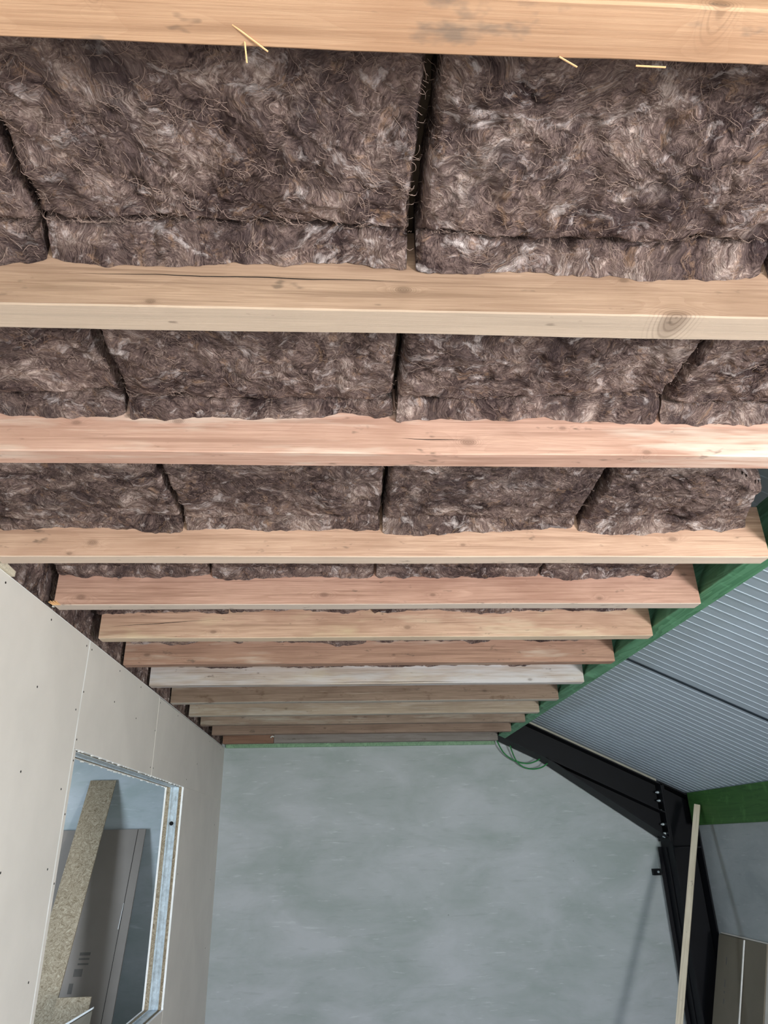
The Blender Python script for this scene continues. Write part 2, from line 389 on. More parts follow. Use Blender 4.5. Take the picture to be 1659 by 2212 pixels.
# ragged plaster crumbs along the cut
mb = MB()
for k in range(90):
    y = RNG.uniform(OY0, OY1); s_ = RNG.uniform(.003, .009); x = RNG.choice((XL, XR+.004))
    mb.box(x-s_, x+s_*.4, y-s_*1.5, y+s_*1.5, OZ1-.004-s_*.4, OZ1+.001)
for k in range(60):
    z = RNG.uniform(OZ0, OZ1); s_ = RNG.uniform(.002, .005); x = RNG.choice((XL+.001, XR+.004))
    mb.box(x-s_, x+s_*.4, OY1-.003-s_*.3, OY1, z-s_*2, z+s_*2)
mb.build('plaster_crumbs', M['boardcore'], wall)['kind'] = 'stuff'
# steel stud of the far jamb: channel with two lips and a cable hole
sx0, sx1 = XR+.045, XL-.035
mb = MB().box(sx0, sx1, OY1+.001, OY1+.003, OZ0, OZ1)
mb.box(sx0, sx0+.007, OY1-.006, OY1+.001, OZ0, OZ1); mb.box(sx1-.007, sx1, OY1-.006, OY1+.001, OZ0, OZ1)
mb.box((sx0+sx1)/2-.008, (sx0+sx1)/2+.008, OY1-.002, OY1+.001, OZ0, OZ1)
st = mb.build('steel_stud', M['galv'], wall, loc=((sx0+sx1)/2, OY1, 0))
MB().cyl(((sx0+sx1)/2, OY1-.0035, .175), ((sx0+sx1)/2, OY1, .175), .016, 20).build('cable_hole', M['darkhole'], st)
MB().box(sx0, sx1, OY0, OY1, OZ1+.0015, OZ1+.004).box(sx0, sx0+.005, OY0, OY1, OZ1-.004, OZ1+.002).box(sx1-.005, sx1, OY0, OY1, OZ1-.004, OZ1+.002).build('steel_track', M['galv'], wall)
MB().box(sx0, sx1, OY0, OY1, OZ0-.004, OZ0-.001).box(sx0, sx0+.005, OY0, OY1, OZ0-.004, OZ0+.006).box(sx1-.005, sx1, OY0, OY1, OZ0-.004, OZ0+.006).build('steel_track', M['galv'], wall)
MB().box(sx0, sx1, OY0-.003, OY0-.001, OZ0, OZ1).build('steel_stud', M['galv'], wall)
MB().box(XL-.035, XL-.0125, 1.2, 8.45, .955, .9995).build('head_plate', M['osb'], wall)

# ------------------------------------------------------------------ joists
FAR = [.03, .63, 1.237, 1.833, 2.636, 3.239, 3.819, 4.425, 5.054, 5.713, 6.324, 6.854, 7.473, 8.166]
JW, JH = .076, .22
X0, X1 = -1.315, 1.685
W_ = {
 1: dict(base=(204,158,118), dark=(172,122,82), streak=.4, knots=((-.24,.01,.006),(-.33,.005,.007),(.02,.02,.006),(.5,.01,.012),(.34,.02,.005)), blotch=.6, blotchcol=(104,98,92)),
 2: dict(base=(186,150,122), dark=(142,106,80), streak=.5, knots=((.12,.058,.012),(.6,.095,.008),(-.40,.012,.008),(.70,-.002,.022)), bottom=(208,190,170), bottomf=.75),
 3: dict(base=(210,164,142), dark=(172,122,98), pale=(238,222,206), palef=.3, knots=((.352,.04,.016),(-.477,.099,.012),(-.76,.092,.01),(.633,.09,.008),(.87,.01,.01)), streak=.4),
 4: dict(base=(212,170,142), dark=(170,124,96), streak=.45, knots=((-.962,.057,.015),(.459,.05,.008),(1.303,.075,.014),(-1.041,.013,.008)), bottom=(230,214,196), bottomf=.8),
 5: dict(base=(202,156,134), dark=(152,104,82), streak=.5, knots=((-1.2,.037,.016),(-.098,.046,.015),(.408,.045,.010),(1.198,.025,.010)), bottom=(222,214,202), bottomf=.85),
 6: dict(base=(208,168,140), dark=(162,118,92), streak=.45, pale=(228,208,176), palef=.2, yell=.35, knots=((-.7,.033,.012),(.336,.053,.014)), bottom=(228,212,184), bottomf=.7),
 7: dict(base=(178,136,112), dark=(140,100,80), streak=.55, pale=(206,188,170), palef=.22, knots=((-1.2,.06,.014),(.3,.05,.008))),
 8: dict(base=(196,180,170), dark=(160,140,126), streak=.35, pale=(208,206,210), palef=.62, knots=((-.6,.08,.006),(1.3,.02,.012)), yell=.2),
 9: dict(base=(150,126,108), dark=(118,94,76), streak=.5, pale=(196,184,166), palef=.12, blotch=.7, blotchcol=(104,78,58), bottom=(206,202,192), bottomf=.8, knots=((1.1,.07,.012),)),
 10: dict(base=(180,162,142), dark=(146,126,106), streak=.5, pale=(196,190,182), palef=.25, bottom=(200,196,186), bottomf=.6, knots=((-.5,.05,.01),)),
 11: dict(base=(162,140,122), dark=(124,102,86), streak=.6, pale=(190,186,172), palef=.2, blotch=.3, knots=((.1,.06,.014),(.4,.06,.01))),
 12: dict(base=(158,132,114), dark=(122,96,80), streak=.45, blotch=.25, knots=((-.2,.05,.01),)),
 13: dict(base=(154,146,142), dark=(128,118,112), streak=.35, pale=(170,164,160), palef=.2),
 14: dict(base=(150,112,90), dark=(128,88,66), streak=.5),
 0: dict(base=(214,170,122), dark=(192,140,92)),
}
JLAB = {
 1: 'orange-brown joist nearest the camera, cut by the top picture edge, with black spots',
 2: 'tan joist with a large oval knot low on its underside, second joist from the top',
 3: 'pinkish joist with whitish streaks and a dark knot near its middle, third from the top',
 4: 'pale golden joist with square cut end at the green beam, fourth from the top',
 5: 'reddish joist with splintered left end at the partition top, fifth from the top',
 6: 'yellowish joist with a long drying crack at its left, sixth from the top',
 7: 'brown joist with crumbs of plaster, just before the whitewashed one',
 8: 'greyish white weathered joist, the palest of the row',
 9: 'dark stained joist with pale underside edge, right behind the whitewashed one',
 10: 'grey-beige weathered joist, second behind the whitewashed one',
 11: 'brown joist with white chalk streaks, third behind the whitewashed one',
 12: 'dull brown joist, second from the far wall',
}
def joist(k, yf, x0, x1, name='ceiling_joist', zb=1.0):
    loc = ((x0+x1)/2, yf-JW/2, zb)
    n = 48; rs = random.Random(100+k); ph = [rs.uniform(0, 6.28) for _ in range(4)]
    V = []; Fc = []
    cut = .12                                       # top corner sawn off along the roof slope
    for i in range(n+1):
        x = x0 + (x1-x0)*i/n
        w1 = .0012*math.sin(x*5+ph[0]) + rs.uniform(-.0006, .0006); w2 = .0012*math.sin(x*7+ph[1]) + rs.uniform(-.0006, .0006)
        wz = .001*math.sin(x*4+ph[2])
        zt = JH
        b = .003
        ya, yb = yf-JW+w1, yf+w2
        V += [(x, ya+b, zb+wz), (x, yb-b, zb+wz), (x, yb, zb+wz+b), (x, yb, zb+zt), (x, ya, zb+zt), (x, ya, zb+wz+b)]
    for i in range(n):
        for j in range(6):
            a = i*6+j; c = i*6+(j+1) % 6; Fc.append((a, c, c+6, a+6))
    Fc += [tuple(range(6))[::-1], tuple(n*6+j for j in range(6))]
    wd = dict(W_[k]); wd['knots'] = tuple((kx-loc[0], kz, r) for kx, kz, r in wd.get('knots', ()))
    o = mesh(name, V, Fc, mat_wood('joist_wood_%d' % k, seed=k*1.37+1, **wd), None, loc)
    return o
J = {}
for k in range(1, 13):
    J[k] = tag(joist(k, FAR[k], X0 + (0.02 if k == 6 else 0) - (.02 if k in (7, 8, 9) else 0), X1), JLAB[k], 'joist', 'ceiling joists')
J[13] = tag(joist(13, FAR[13], -.765, X1), 'grey joist length along the far wall, right of the white plug', 'joist', 'ceiling joists')
J[14] = tag(joist(14, FAR[13], X0, -.77), 'short brown joist length along the far wall, left of the white plug', 'joist', 'ceiling joists')
J[0] = tag(joist(0, FAR[0], X0, X1), 'orange-brown joist overhead, just above the top picture edge', 'joist', 'ceiling joists')
# splinters hanging from the first joist
for (a, b_) in (((-.141,.622,1.0), (-.139,.640,.982)), ((.298,.626,1.0), (.325,.634,.991)), ((.41,.632,.996), (.452,.630,.992)), ((-.155,.60,1.0),(-.11,.632,.996))):
    MB().cyl(a, b_, .0012, 5).build('splinter', M['splint'], J[1])
def crack(k, pts, w=.0011):
    yn = FAR[k]-JW-.0022; V = []; Fc = []
    n = len(pts)
    for i, (x, z) in enumerate(pts):
        ww = w*math.sin(math.pi*(i+.3)/(n-.4))
        V += [(x, yn, z-ww), (x, yn, z+ww)]
    Fc = [(2*i, 2*i+2, 2*i+3, 2*i+1) for i in range(n-1)]
    mesh('drying_crack', V, Fc, M['darkhole'], J[k])
def wander(x0, z0, x1, z1, n, a, sd):
    rs = random.Random(sd); return [(x0+(x1-x0)*i/n, z0+(z1-z0)*i/n + a*math.sin(i*.7+sd)+rs.uniform(-a, a)*.4) for i in range(n+1)]
crack(2, wander(-.56, 1.083, .14, 1.078, 30, .0012, 3)); crack(6, wander(-1.25, 1.062, -.72, 1.098, 18, .0012, 5), .0014)
crack(3, wander(.16, 1.048, .34, 1.044, 10, .0008, 8)); crack(9, wander(-.3, 1.005, .3, 1.008, 14, .0008, 4)); crack(8, wander(-.2, 1.012, .9, 1.010, 24, .001, 9), .0013)
# torn left corner of the fifth joist
mb = MB()
for k in range(9):
    x = X0 - .004 + .004*k; mb.hexa([(x,3.16,1.0),(x+.004,3.16,1.0),(x+.004,3.168,1.0),(x,3.168,1.0)], [(x-.02,3.155,1.012+.004*(k % 3)),(x-.016,3.155,1.012),(x-.016,3.165,1.02),(x-.02,3.165,1.02)])
mb.build('torn_fibres', M['splint'], J[5])

# ------------------------------------------------------------------ insulation batts
def fbm(seed, X, Y, sc, octs=4, gain=.5):
    out = np.zeros_like(X); amp = 1.0; tot = 0
    for o_ in range(octs):
        r = np.random.RandomState(seed+o_*17); G = r.rand(64, 64)
        u = X*sc; v = Y*sc; iu = np.floor(u).astype(int); iv = np.floor(v).astype(int)
        fu = u-iu; fv = v-iv; fu = fu*fu*(3-2*fu); fv = fv*fv*(3-2*fv)
        a = G[iu % 64, iv % 64]; b = G[(iu+1) % 64, iv % 64]; c = G[iu % 64, (iv+1) % 64]; d = G[(iu+1) % 64, (iv+1) % 64]
        out += amp*((a*(1-fu)+b*fu)*(1-fv)+(c*(1-fu)+d*fu)*fv-.5); tot += amp; amp *= gain; sc *= 2.03
    return out/tot*2
def smooth(a, e0, e1): 
    t_ = np.clip((a-e0)/(e1-e0), 0, 1); return t_*t_*(3-2*t_)
SEAM = [-1.325, -.62, .14, .92, 1.62]
def batt(bay, ci, xa, xb, y0, yj, zm, zl, crease, res, label, fib=0, tilt=0.0, gapL=.004, gapR=.004, endcut=None, lipamp=1.0, seamslant=(0, 0)):
    """one batt: underside, crease and drooping lip against the next joist; solid above"""
    seed = bay*97+ci*13+5
    LIP = 0 if crease is None else 1
    S = yj - y0; nu = max(12, int((xb-xa)/res)); nv = max(16, int((S+.06)/res))
    u = np.linspace(0, 1, nu+1); s = np.linspace(0, 1, nv+1)
    # profile (y, z) along the bay, from near joist to far joist
    yc = yj - crease
    prof = [(y0, zm+.01), (y0+.03, zm), (yc-.02, zm-.004), (yc-.006, zm+.003), (yc+.003, zm+.034), (yc+.008, zm+.026), (yc+.012, zm+.002), (yc+.020, zm-.013), (yj-.016, (zm*.35+zl*.65)), (yj-.006, zl+.006), (yj-.002, zl)]
    P = np.array(prof); dd = np.r_[0, np.cumsum(np.hypot(*np.diff(P, axis=0).T))]; Lp = dd[-1]
    # denser sampling at the lip
    k1 = dd[2]; nlip = max(8, int((Lp-k1)/(res*.75)))
    tv = np.r_[np.linspace(0, k1, nv, endpoint=False), np.linspace(k1, Lp, nlip+1)]
    PY = np.interp(tv, dd, P[:, 0]); PZ = np.interp(tv, dd, P[:, 1]); nv = len(tv)-1
    U, TV = np.meshgrid(u, tv, indexing='ij'); Y = np.tile(PY, (nu+1, 1)); Z = np.tile(PZ, (nu+1, 1))
    frac = (Y-y0)/S
    XA = xa+gapL + seamslant[0]*(1-frac); XB = xb-gapR + seamslant[1]*(1-frac)
    if endcut: XB = np.minimum(XB, endcut(Y))
    XA = XA + .008*np.abs(fbm(seed+1, Y, Y*0, 14, 3)); XB = XB - .010*np.abs(fbm(seed+2, Y, Y*0+3, 14, 3))
    X = XA + (XB-XA)*U
    lipm = smooth(TV, k1-.01, k1+.02)
    WX = X + 10; WY = TV + 7
    # crease position wanders, lip edge is ragged
    Y = Y + lipm*0 + (smooth(TV, k1-.12, k1)*(1-smooth(TV, Lp-.03, Lp)))*.026*fbm(seed+3, WX, WX*0+2, 4.5, 3)
    lipedge = smooth(TV, Lp-.045, Lp)
    Z = Z - lipedge*lipamp*(.030*fbm(seed+4, WX, WX*0+1, 3.6, 2) + .008*fbm(seed+5, WX, WX*0+4, 22, 3))
    # lumps
    lump = .016*fbm(seed+6, WX, WY, 4.2, 2) + .012*fbm(seed+7, WX, WY, 15, 3, .55) + .005*fbm(seed+8, WX, WY, 55, 2)
    q1 = .05*fbm(seed+9, WX, WY, 8, 2); q2 = .05*fbm(seed+10, WX, WY, 8, 2)
    rid = 1-np.abs(fbm(seed+11, WX+q1*2, WY+q2*2, 20, 3, .5))*3.0
    lump += .005*np.clip(rid, 0, 1)
    Z = Z - lump*(1-.35*lipm) + tilt*(U-.5)
    fold = 1-np.abs(fbm(seed+14, WX, WY*.35, 9, 2))*5.0
    Z = Z + lipm*(1-lipedge)*.012*np.clip(fold, 0, 1)
    Y = Y - lipm*(.012*np.abs(fbm(seed+12, WX, WY, 24, 2)))*(1-smooth(TV, Lp-.006, Lp))*1.5
    # rounded ends at the butt joints
    dL = X-XA; dR = XB-X
    for d_ in (dL, dR):
        Z = Z + .045*np.clip(1-d_/.014, 0, 1)**2*(1-.85*lipm)
    Z = np.minimum(Z, 1.245)
    Y = np.clip(Y, y0+.0005, yj-.0015)
    V = np.stack([X, Y, Z], -1).reshape(-1, 3)
    nn = nv+1
    idx = lambda i, j: i*nn+j
    ii, jj = np.meshgrid(np.arange(nu), np.arange(nv), indexing='ij')
    Fq = np.stack([idx(ii, jj), idx(ii, jj+1), idx(ii+1, jj+1), idx(ii+1, jj)], -1).reshape(-1, 4)
    # skirt to the top
    ring = [idx(0, j) for j in range(nn)] + [idx(i, nn-1) for i in range(1, nu+1)] + [idx(nu, j) for j in range(nn-2, -1, -1)] + [idx(i, 0) for i in range(nu-1, 0, -1)]
    top0 = len(V); tops = V[ring].copy(); tops[:, 2] = 1.252
    m = len(ring); faces = Fq.tolist()
    faces += [(ring[a], ring[(a+1) % m], top0+(a+1) % m, top0+a) for a in range(m)]
    faces.append(tuple(top0+a for a in range(m)))
    V = np.vstack([V, tops])
    c = ((xa+xb)/2, (y0+yj)/2, zm)
    me = bpy.data.meshes.new('mineral_wool_batt'); me.from_pydata((V-np.array(c)).tolist(), [], faces); me.update()
    me.polygons.foreach_set('use_smooth', [True]*(len(faces)-1-m)+[False]*(m+1)); me.materials.append(M['wool'])
    o = bpy.data.objects.new('mineral_wool_batt', me); scene.collection.objects.link(o); o.location = c
    tag(o, label, 'insulation', 'mineral wool batts between the joists')
    if fib:      # loose curly fibres lying on the underside
        R_ = np.random.RandomState(seed); SEG = 7
        i0 = R_.randint(0, nu, fib); j0 = R_.randint(0, nv, fib); Pn = V[i0*nn+j0] - np.array(c)
        ang = 2.2*fbm(seed+20, Pn[:, 0]*1+10, Pn[:, 1]+10, 6, 2)*3 + R_.normal(0, .5, fib); curl = R_.normal(0, 30, fib); Ln = R_.uniform(.012, .045, fib)
        pts = [Pn + np.array([0, 0, -.0008])]; a = ang.copy()
        for s_ in range(SEG):
            st_ = Ln/SEG; q = pts[-1].copy(); q[:, 0] += np.cos(a)*st_; q[:, 1] += np.sin(a)*st_*.9
            q[:, 2] += R_.normal(0, .0009, fib); a = a + curl*st_; pts.append(q)
        pts = np.stack(pts, 1)
        # sit on the surface: interpolate z of nearest grid vertex
        zz = V[:top0, 2].reshape(nu+1, nn)-c[2]; yy = V[:top0, 1].reshape(nu+1, nn)-c[1]
        gx = np.clip(((pts[..., 0]+c[0]-xa)/(xb-xa)*nu).astype(int), 0, nu)
        ycol = PY-c[1]; gj = np.clip(np.searchsorted(np.maximum.accumulate(ycol), pts[..., 1]), 0, nn-1)
        pts[..., 2] = zz[gx, gj] - .0015 - np.abs(R_.normal(0, .0015, pts.shape[:2]))
        wv = R_.uniform(.0002, .00045, fib)[:, None]
        dx = np.gradient(pts[..., 0], axis=1); dy = np.gradient(pts[..., 1], axis=1); nrm = np.hypot(dx, dy)+1e-9
        off = np.stack([-dy/nrm*wv, dx/nrm*wv, np.zeros_like(dx)], -1)
        A = pts+off; B = pts-off; mid = pts + np.array([0, 0, -.0006])
        VV = np.stack([A, mid, B], 2).reshape(-1, 3); q = (SEG+1)*3
        base = (np.arange(fib)*q)[:, None]; FF = []
        for s_ in range(SEG):
            for w in (0, 1):
                FF.append(base + np.array([s_*3+w, s_*3+w+1, s_*3+w+4, s_*3+w+3]))
        FF = np.concatenate(FF)
        ok = (pts[..., 1].max(1) < (yj-.004-c[1])); 
        fidx = FF[:, 0]//q; FF = FF[ok[fidx]]
        m2 = bpy.data.meshes.new('loose_fibres'); m2.from_pydata(VV.tolist(), [], FF.tolist()); m2.update(); m2.materials.append(M['fibre'])
        f = bpy.data.objects.new('loose_fibres', m2); scene.collection.objects.link(f); f.parent = o; f['kind'] = 'stuff'
    return o
ORD = ['leftmost', 'second from left', 'third from left', 'rightmost']
BAYN = ['overhead behind the nearest joist', 'between the first and second joists', 'between the second and third joists', 'between the third and fourth joists',
        'between the fourth and fifth joists', 'between the fifth and sixth joists', 'between the sixth and seventh joists', 'between the brown and whitewashed joists',
        'right behind the whitewashed joist', 'in front of the grey-beige joist', 'in front of the chalk-streaked joist', 'behind the chalk-streaked joist', 'in the last bay before the far wall']
BP = {0: (1.14, 1.11, .05, .02), 1: (1.150, 1.108, .062, .0055), 2: (1.150, 1.112, .050, .0065), 3: (1.140, 1.110, .055, .0075), 4: (1.165, 1.135, .05, .010), 5: (1.165, 1.137, .045, .012),
      6: (1.165, 1.135, .045, .016), 7: (1.16, 1.125, .045, .02)}
for bay in range(0, 13):
    zm, zl, cr_, res = BP.get(bay, (1.165, 1.135, .045, .025))
    y0 = FAR[bay]+.001; yj = FAR[bay+1]-JW
    for ci in range(4):
        xa, xb = SEAM[ci], SEAM[ci+1]
        kw = {}
        dz = [0, .004, -.004, .003][ci] if bay == 1 else RNG.uniform(-.004, .004)
        if bay == 1 and ci == 1: kw = dict(gapR=.012, seamslant=(0, .006))
        if bay == 1 and ci == 2: kw = dict(gapL=.004, seamslant=(.006, 0))
        if bay == 3 and ci == 2: kw = dict(gapR=.014, seamslant=(0, -.004))
        if ci == 3:
            if bay == 3: kw = dict(endcut=lambda Y: 1.335+np.clip((Y-2.13)/.13, 0, 1)*.20+np.clip((Y-2.3), 0, 1)*.3)
            else: kw = dict(gapR=.05)
        if bay in (1, 2): lab = {0: 'at the left picture edge', 1: 'left of middle seam', 2: 'right of middle seam', 3: 'at the right picture edge'}[ci]
        elif bay == 3: lab = {0: 'at left picture edge', 1: 'left of middle seam', 2: 'right of middle seam', 3: 'sagging beside a dark gap'}[ci]
        else: lab = ORD[ci]
        batt(bay, ci, xa, xb, y0, yj, zm+dz, zl, cr_, res, 'brown wool batt %s, %s' % (BAYN[bay], lab),
             fib={1: 1100, 2: 500, 3: 300}.get(bay, 0), tilt=RNG.uniform(-.006, .006), **kw)
# wool packed upright along the left ends of the joists, on top of the partition
for i, (ya, yb, lab) in enumerate(((1.9, 3.1, 'above the left wall where it leaves the picture'), (3.1, 4.4, 'at the fifth to seventh joists'), (4.4, 6.1, 'behind the end of the whitewashed joist'), (6.1, 8.36, 'nearest the far wall'))):
    nu, nv = int((yb-ya)/.012), 22
    Yg, Zg = np.meshgrid(np.linspace(ya+.004, yb-.004, nu+1), np.linspace(1.004, 1.25, nv+1), indexing='ij')
    Xg = -1.365 + .022*fbm(400+i, Yg+5, Zg*.5+5, 9, 3) + .010*fbm(440+i, Yg*1.6+5, Zg*.6+5, 30, 3)
    Xg = np.minimum(Xg, -1.3365)
    V = np.stack([Xg, Yg, Zg], -1).reshape(-1, 3); nn = nv+1
    ii, jj = np.meshgrid(np.arange(nu), np.arange(nv), indexing='ij')
    Fq = np.stack([ii*nn+jj, (ii+1)*nn+jj, (ii+1)*nn+jj+1, ii*nn+jj+1], -1).reshape(-1, 4).tolist()
    b0 = len(V); V = np.vstack([V, [[-1.48, ya, 1.004], [-1.48, yb, 1.004], [-1.48, yb, 1.25], [-1.48, ya, 1.25]]])
    Fq += [(b0, b0+3, b0+2, b0+1), tuple([b0] + [j*1 for j in range(0, nn)][::1] + [b0+3])[::-1], tuple([b0+1] + [nu*nn+j for j in range(nn)] + [b0+2]),
           tuple([b0, b0+1] + [i_*nn for i_ in range(nu, -1, -1)]), tuple([b0+3] + [i_*nn+nn-1 for i_ in range(nu+1)] + [b0+2])]
    o = mesh('edge_batt', V.tolist(), Fq, M['wool'], None, (-1.4, (ya+yb)/2, 1.12))
    tag(o, 'upright wool strip on the partition top, ' + lab, 'insulation', 'upright edge strips of mineral wool')

# ------------------------------------------------------------------ green timbers
th = math.atan(TAN); cs, sn_ = math.cos(th), math.sin(th)
px, pz, pw, pd = 1.692, 1.050, .0825, .335
P4 = [(px, pz), (px+pw*cs, pz-pw*sn_), (px+pw*cs+pd*sn_, pz-pw*sn_+pd*cs), (px+pd*sn_, pz+pd*cs)]
o = MB().prism_y(P4, -3.4, 8.10).build('green_purlin', M['green'], None, (1.75, 2.4, 1.1), bevel=.004)
tag(o, 'long green stained timber purlin across the right ends of the joists', 'beam')
o = MB().box(3.70, 3.772, -.2, 8.10, .103, .425).build('eaves_purlin', M['greendark'], None, (3.73, 4, .2), bevel=.004)
tag(o, 'dark green timber beam on top of the right concrete wall below the roof', 'beam')
o = MB().box(-1.33, 1.72, 8.415, 8.449, .992, 1.2).build('wall_plate', M['greenplate'], None, (0, 8.42, 1.0), bevel=.003)
tag(o, 'pale green timber strip between the last joist and the top of the far wall', 'beam')

# ------------------------------------------------------------------ steel portal frame
YA, YB, YM = 8.11, 8.41, 8.26
fr = empty('steel_rafter', (2.5, YM, .8), 'black steel rafter sloping down right under the ribbed roof, with haunch and bolts', 'steel beam')
def ztop(x): return 1.177 - TAN*(x-2.058)
def zbot(x): return 1.023 - TAN*(x-1.75)
def zh(x): return .81 - .672*(x-2.2)
f_ = .014
XS, XE = 1.70, 3.43
MB().prism_y([(XS, ztop(XS)), (XE+.02, ztop(XE+.02)), (XE+.02, ztop(XE+.02)-f_), (XS, ztop(XS)-f_)], YA, YB).build('top_flange', M['steel'], fr)
MB().prism_y([(XS, zbot(XS)+f_), (XE, zbot(XE)+f_), (XE, zbot(XE)), (XS, zbot(XS))], YA, YB).build('bottom_flange', M['steel'], fr)
MB().prism_y([(XS+.002, ztop(XS)-f_), (XE, ztop(XE)-f_), (XE, zbot(XE)+f_), (XS+.002, zbot(XS)+f_)], YM-.005, YM+.005).build('web', M['steel'], fr)
hn = MB().prism_y([(2.2, zh(2.2)+.012), (XE, zh(XE)+.012), (XE, zh(XE)), (2.2, zh(2.2))], YA, YB).build('haunch_flange', M['steel'], fr)
MB().prism_y([(2.22, zbot(2.22)), (XE, zbot(XE)), (XE, zh(XE)+.012), (2.22, zh(2.22)+.012)], YM-.005, YM+.005).build('haunch_web', M['steel'], fr)
ep = MB().box(XE, XE+.02, YA, YB, zh(XE)-.03, ztop(XE)+.012).build('end_plate', M['steel'], fr)
for z in (.44, .355, .255, .12, .03, -.0):
    for y in (YM-.07, YM+.07):
        mb = MB(); pts = []
        mb.tube([(XE-.022, y, z), (XE+.001, y, z)], .013, 6)
        mb.tube([(XE-.036, y, z), (XE-.022, y, z)], .007, 8)
        mb.build('bolt', M['galv'] if y < YM else M['steel'], ep, loc=(XE, y, z))
co = empty('steel_column', (3.6, YM, ZF), 'black steel column standing in the far right corner', 'column')
cx0, cx1 = 3.452, 3.770
MB().box(cx0, cx0+.014, YA, YB, ZF, ztop(cx0)+.005).build('inner_flange', M['steel'], co)
MB().box(cx1-.014, cx1, YA, YB, ZF, ztop(cx1)-.005).build('outer_flange', M['steel'], co)
MB().prism_y([(cx0+.014, ZF), (cx1-.014, ZF), (cx1-.014, ztop(cx1)-.01), (cx0+.014, ztop(cx0)-.01)], YM-.005, YM+.005).build('web', M['steel'], co)
MB().prism_y([(cx0, ztop(cx0)+.012), (cx1, ztop(cx1)+.012), (cx1, ztop(cx1)), (cx0, ztop(cx0))], YA, YB).build('cap_plate', M['steel'], co)
MB().box(cx0+.014, cx1-.014, YA+.01, YB-.01, -.115, -.10).build('stiffener', M['steel'], co)
MB().box(cx0-.012, cx0-.001, YM+.0, YB, ZF, -.10).build('side_angle', M['steel'], co)
MB().box(cx0-.05, cx0-.012, YM+.12, YM+.13, ZF, -.10).build('side_angle', M['steel'], co)
o = MB().prism_y([(1.76, ztop(1.76)+.006), (3.40, ztop(3.40)+.006), (3.40, ztop(3.40)+.028), (1.76, ztop(1.76)+.028)], 8.13, 8.40).build('sealing_strip', M['strip'], None, (2.5, 8.2, .98))
tag(o, 'thin beige sealing strip between black rafter and ribbed roof', 'strip')
# cables
def arc(pts, n=28):
    out = []; P_ = [Vector(q) for q in pts]; P_ = [P_[0]*2-P_[1]] + P_ + [P_[-1]*2-P_[-2]]
    for i in range(1, len(P_)-2):
        for k in range(n//3):
            t = k/(n//3); a, b, c, d = P_[i-1:i+3]
            out.append(.5*((2*b)+(c-a)*t+(2*a-5*b+4*c-d)*t*t+(3*b-a-3*c+d)*t**3))
    out.append(P_[-2]); return out
for nm, pts, lab in (('green_cable', [(1.70,8.30,1.09),(1.723,8.33,1.019),(1.802,8.37,.888),(1.921,8.38,.807),(2.054,8.36,.775),(2.163,8.33,.803),(2.20,8.30,.83)], 'thin green cable loop hanging at the rafter, the upper, wider starting one'),
                     ('green_cable', [(1.87,8.32,1.0),(1.876,8.35,.951),(1.927,8.37,.816),(2.0,8.38,.745),(2.1,8.37,.716),(2.2,8.34,.728),(2.27,8.30,.77)], 'thin green cable loop hanging at the rafter, the lower and deeper one')):
    o = MB().tube(arc(pts), .0075, 8).build(nm, M['cable'], None, tuple(pts[0]), smooth=True); tag(o, lab, 'cable', 'green cable loops')
br = MB().box(3.315, 3.40, 8.40, 8.449, -.375, -.312).build('steel_bracket', M['steel'], None, (3.36, 8.44, -.34), bevel=.002)
tag(br, 'small dark steel bracket on the far wall left of the black column', 'bracket')
MB().cyl((3.365, 8.385, -.342), (3.365, 8.40, -.342), .012, 6).build('bolt', M['galv'], br, loc=(3.365, 8.39, -.342))

# ------------------------------------------------------------------ leaning things on the right
def slab(name, top, foot, wv, tv, mat, bevel=.0015):
    """bar or sheet from foot centre to top centre; wv, tv: full width and thickness vectors"""
    top, foot, wv, tv = map(Vector, (top, foot, wv, tv))
    A = [foot-wv/2-tv/2, foot+wv/2-tv/2, foot+wv/2+tv/2, foot-wv/2+tv/2]; B = [q+(top-foot) for q in A]
    if (B[0]-A[0]).dot((A[1]-A[0]).cross(A[3]-A[0])) < 0: A = A[::-1]; B = B[::-1]
    return MB().hexa(A, B).build(name, mat, None, tuple(foot), bevel=bevel)
tp, ft = Vector((3.662, 7.82, .29)), Vector((2.739, 7.171, ZF+.012))
dr = (tp-ft).normalized(); wv = Vector((1, -.45, 0)); wv = (wv-dr*wv.dot(dr)).normalized(); tv = dr.cross(wv).normalized()
# local X of the batten runs along its length so that the grain follows it
me_o = MB().box(0, (tp-ft).length, -.029, .029, -.019, .019).build('timber_batten', M['whitepine'], None, (0, 0, 0), bevel=.002)
me_o.matrix_world = Matrix((( dr.x, wv.x, tv.x, ft.x), (dr.y, wv.y, tv.y, ft.y), (dr.z, wv.z, tv.z, ft.z), (0, 0, 0, 1)))
tag(me_o, 'pale planed timber batten leaning in front of the black column', 'batten')
def leaner(name, y0, y1, xt, zt, xf, mat, label, th_=.0125, group=None):
    xf = xf - (xt-xf)/(zt+1.65)*(-1.65-ZF)
    o = MB().hexa([(xf, y0, ZF+.001), (xf+th_, y0, ZF+.001), (xf+th_, y1, ZF+.001), (xf, y1, ZF+.001)], [(xt, y0, zt), (xt+th_, y0, zt), (xt+th_, y1, zt), (xt, y1, zt)]).build(name, mat, None, (xf, (y0+y1)/2, ZF), bevel=.001)
    return tag(o, label, 'board', group)
l3 = leaner('plasterboard_sheet', 5.6, 8.03, 3.757, -.874, 3.52, M['board'], 'light grey plasterboard sheet at the back of the stack leaning on the right wall')
l2 = leaner('plasterboard_sheet', 7.156, 8.02, 3.742, -.884, 3.505, M['brownboard'], 'dark brown board leaning on the right wall, right of the white edge')
l1 = leaner('plasterboard_sheet', 7.53, 8.01, 3.724, -.886, 3.485, M['brownboard'], 'brown printed board leaning on the right wall, left of the white edge')
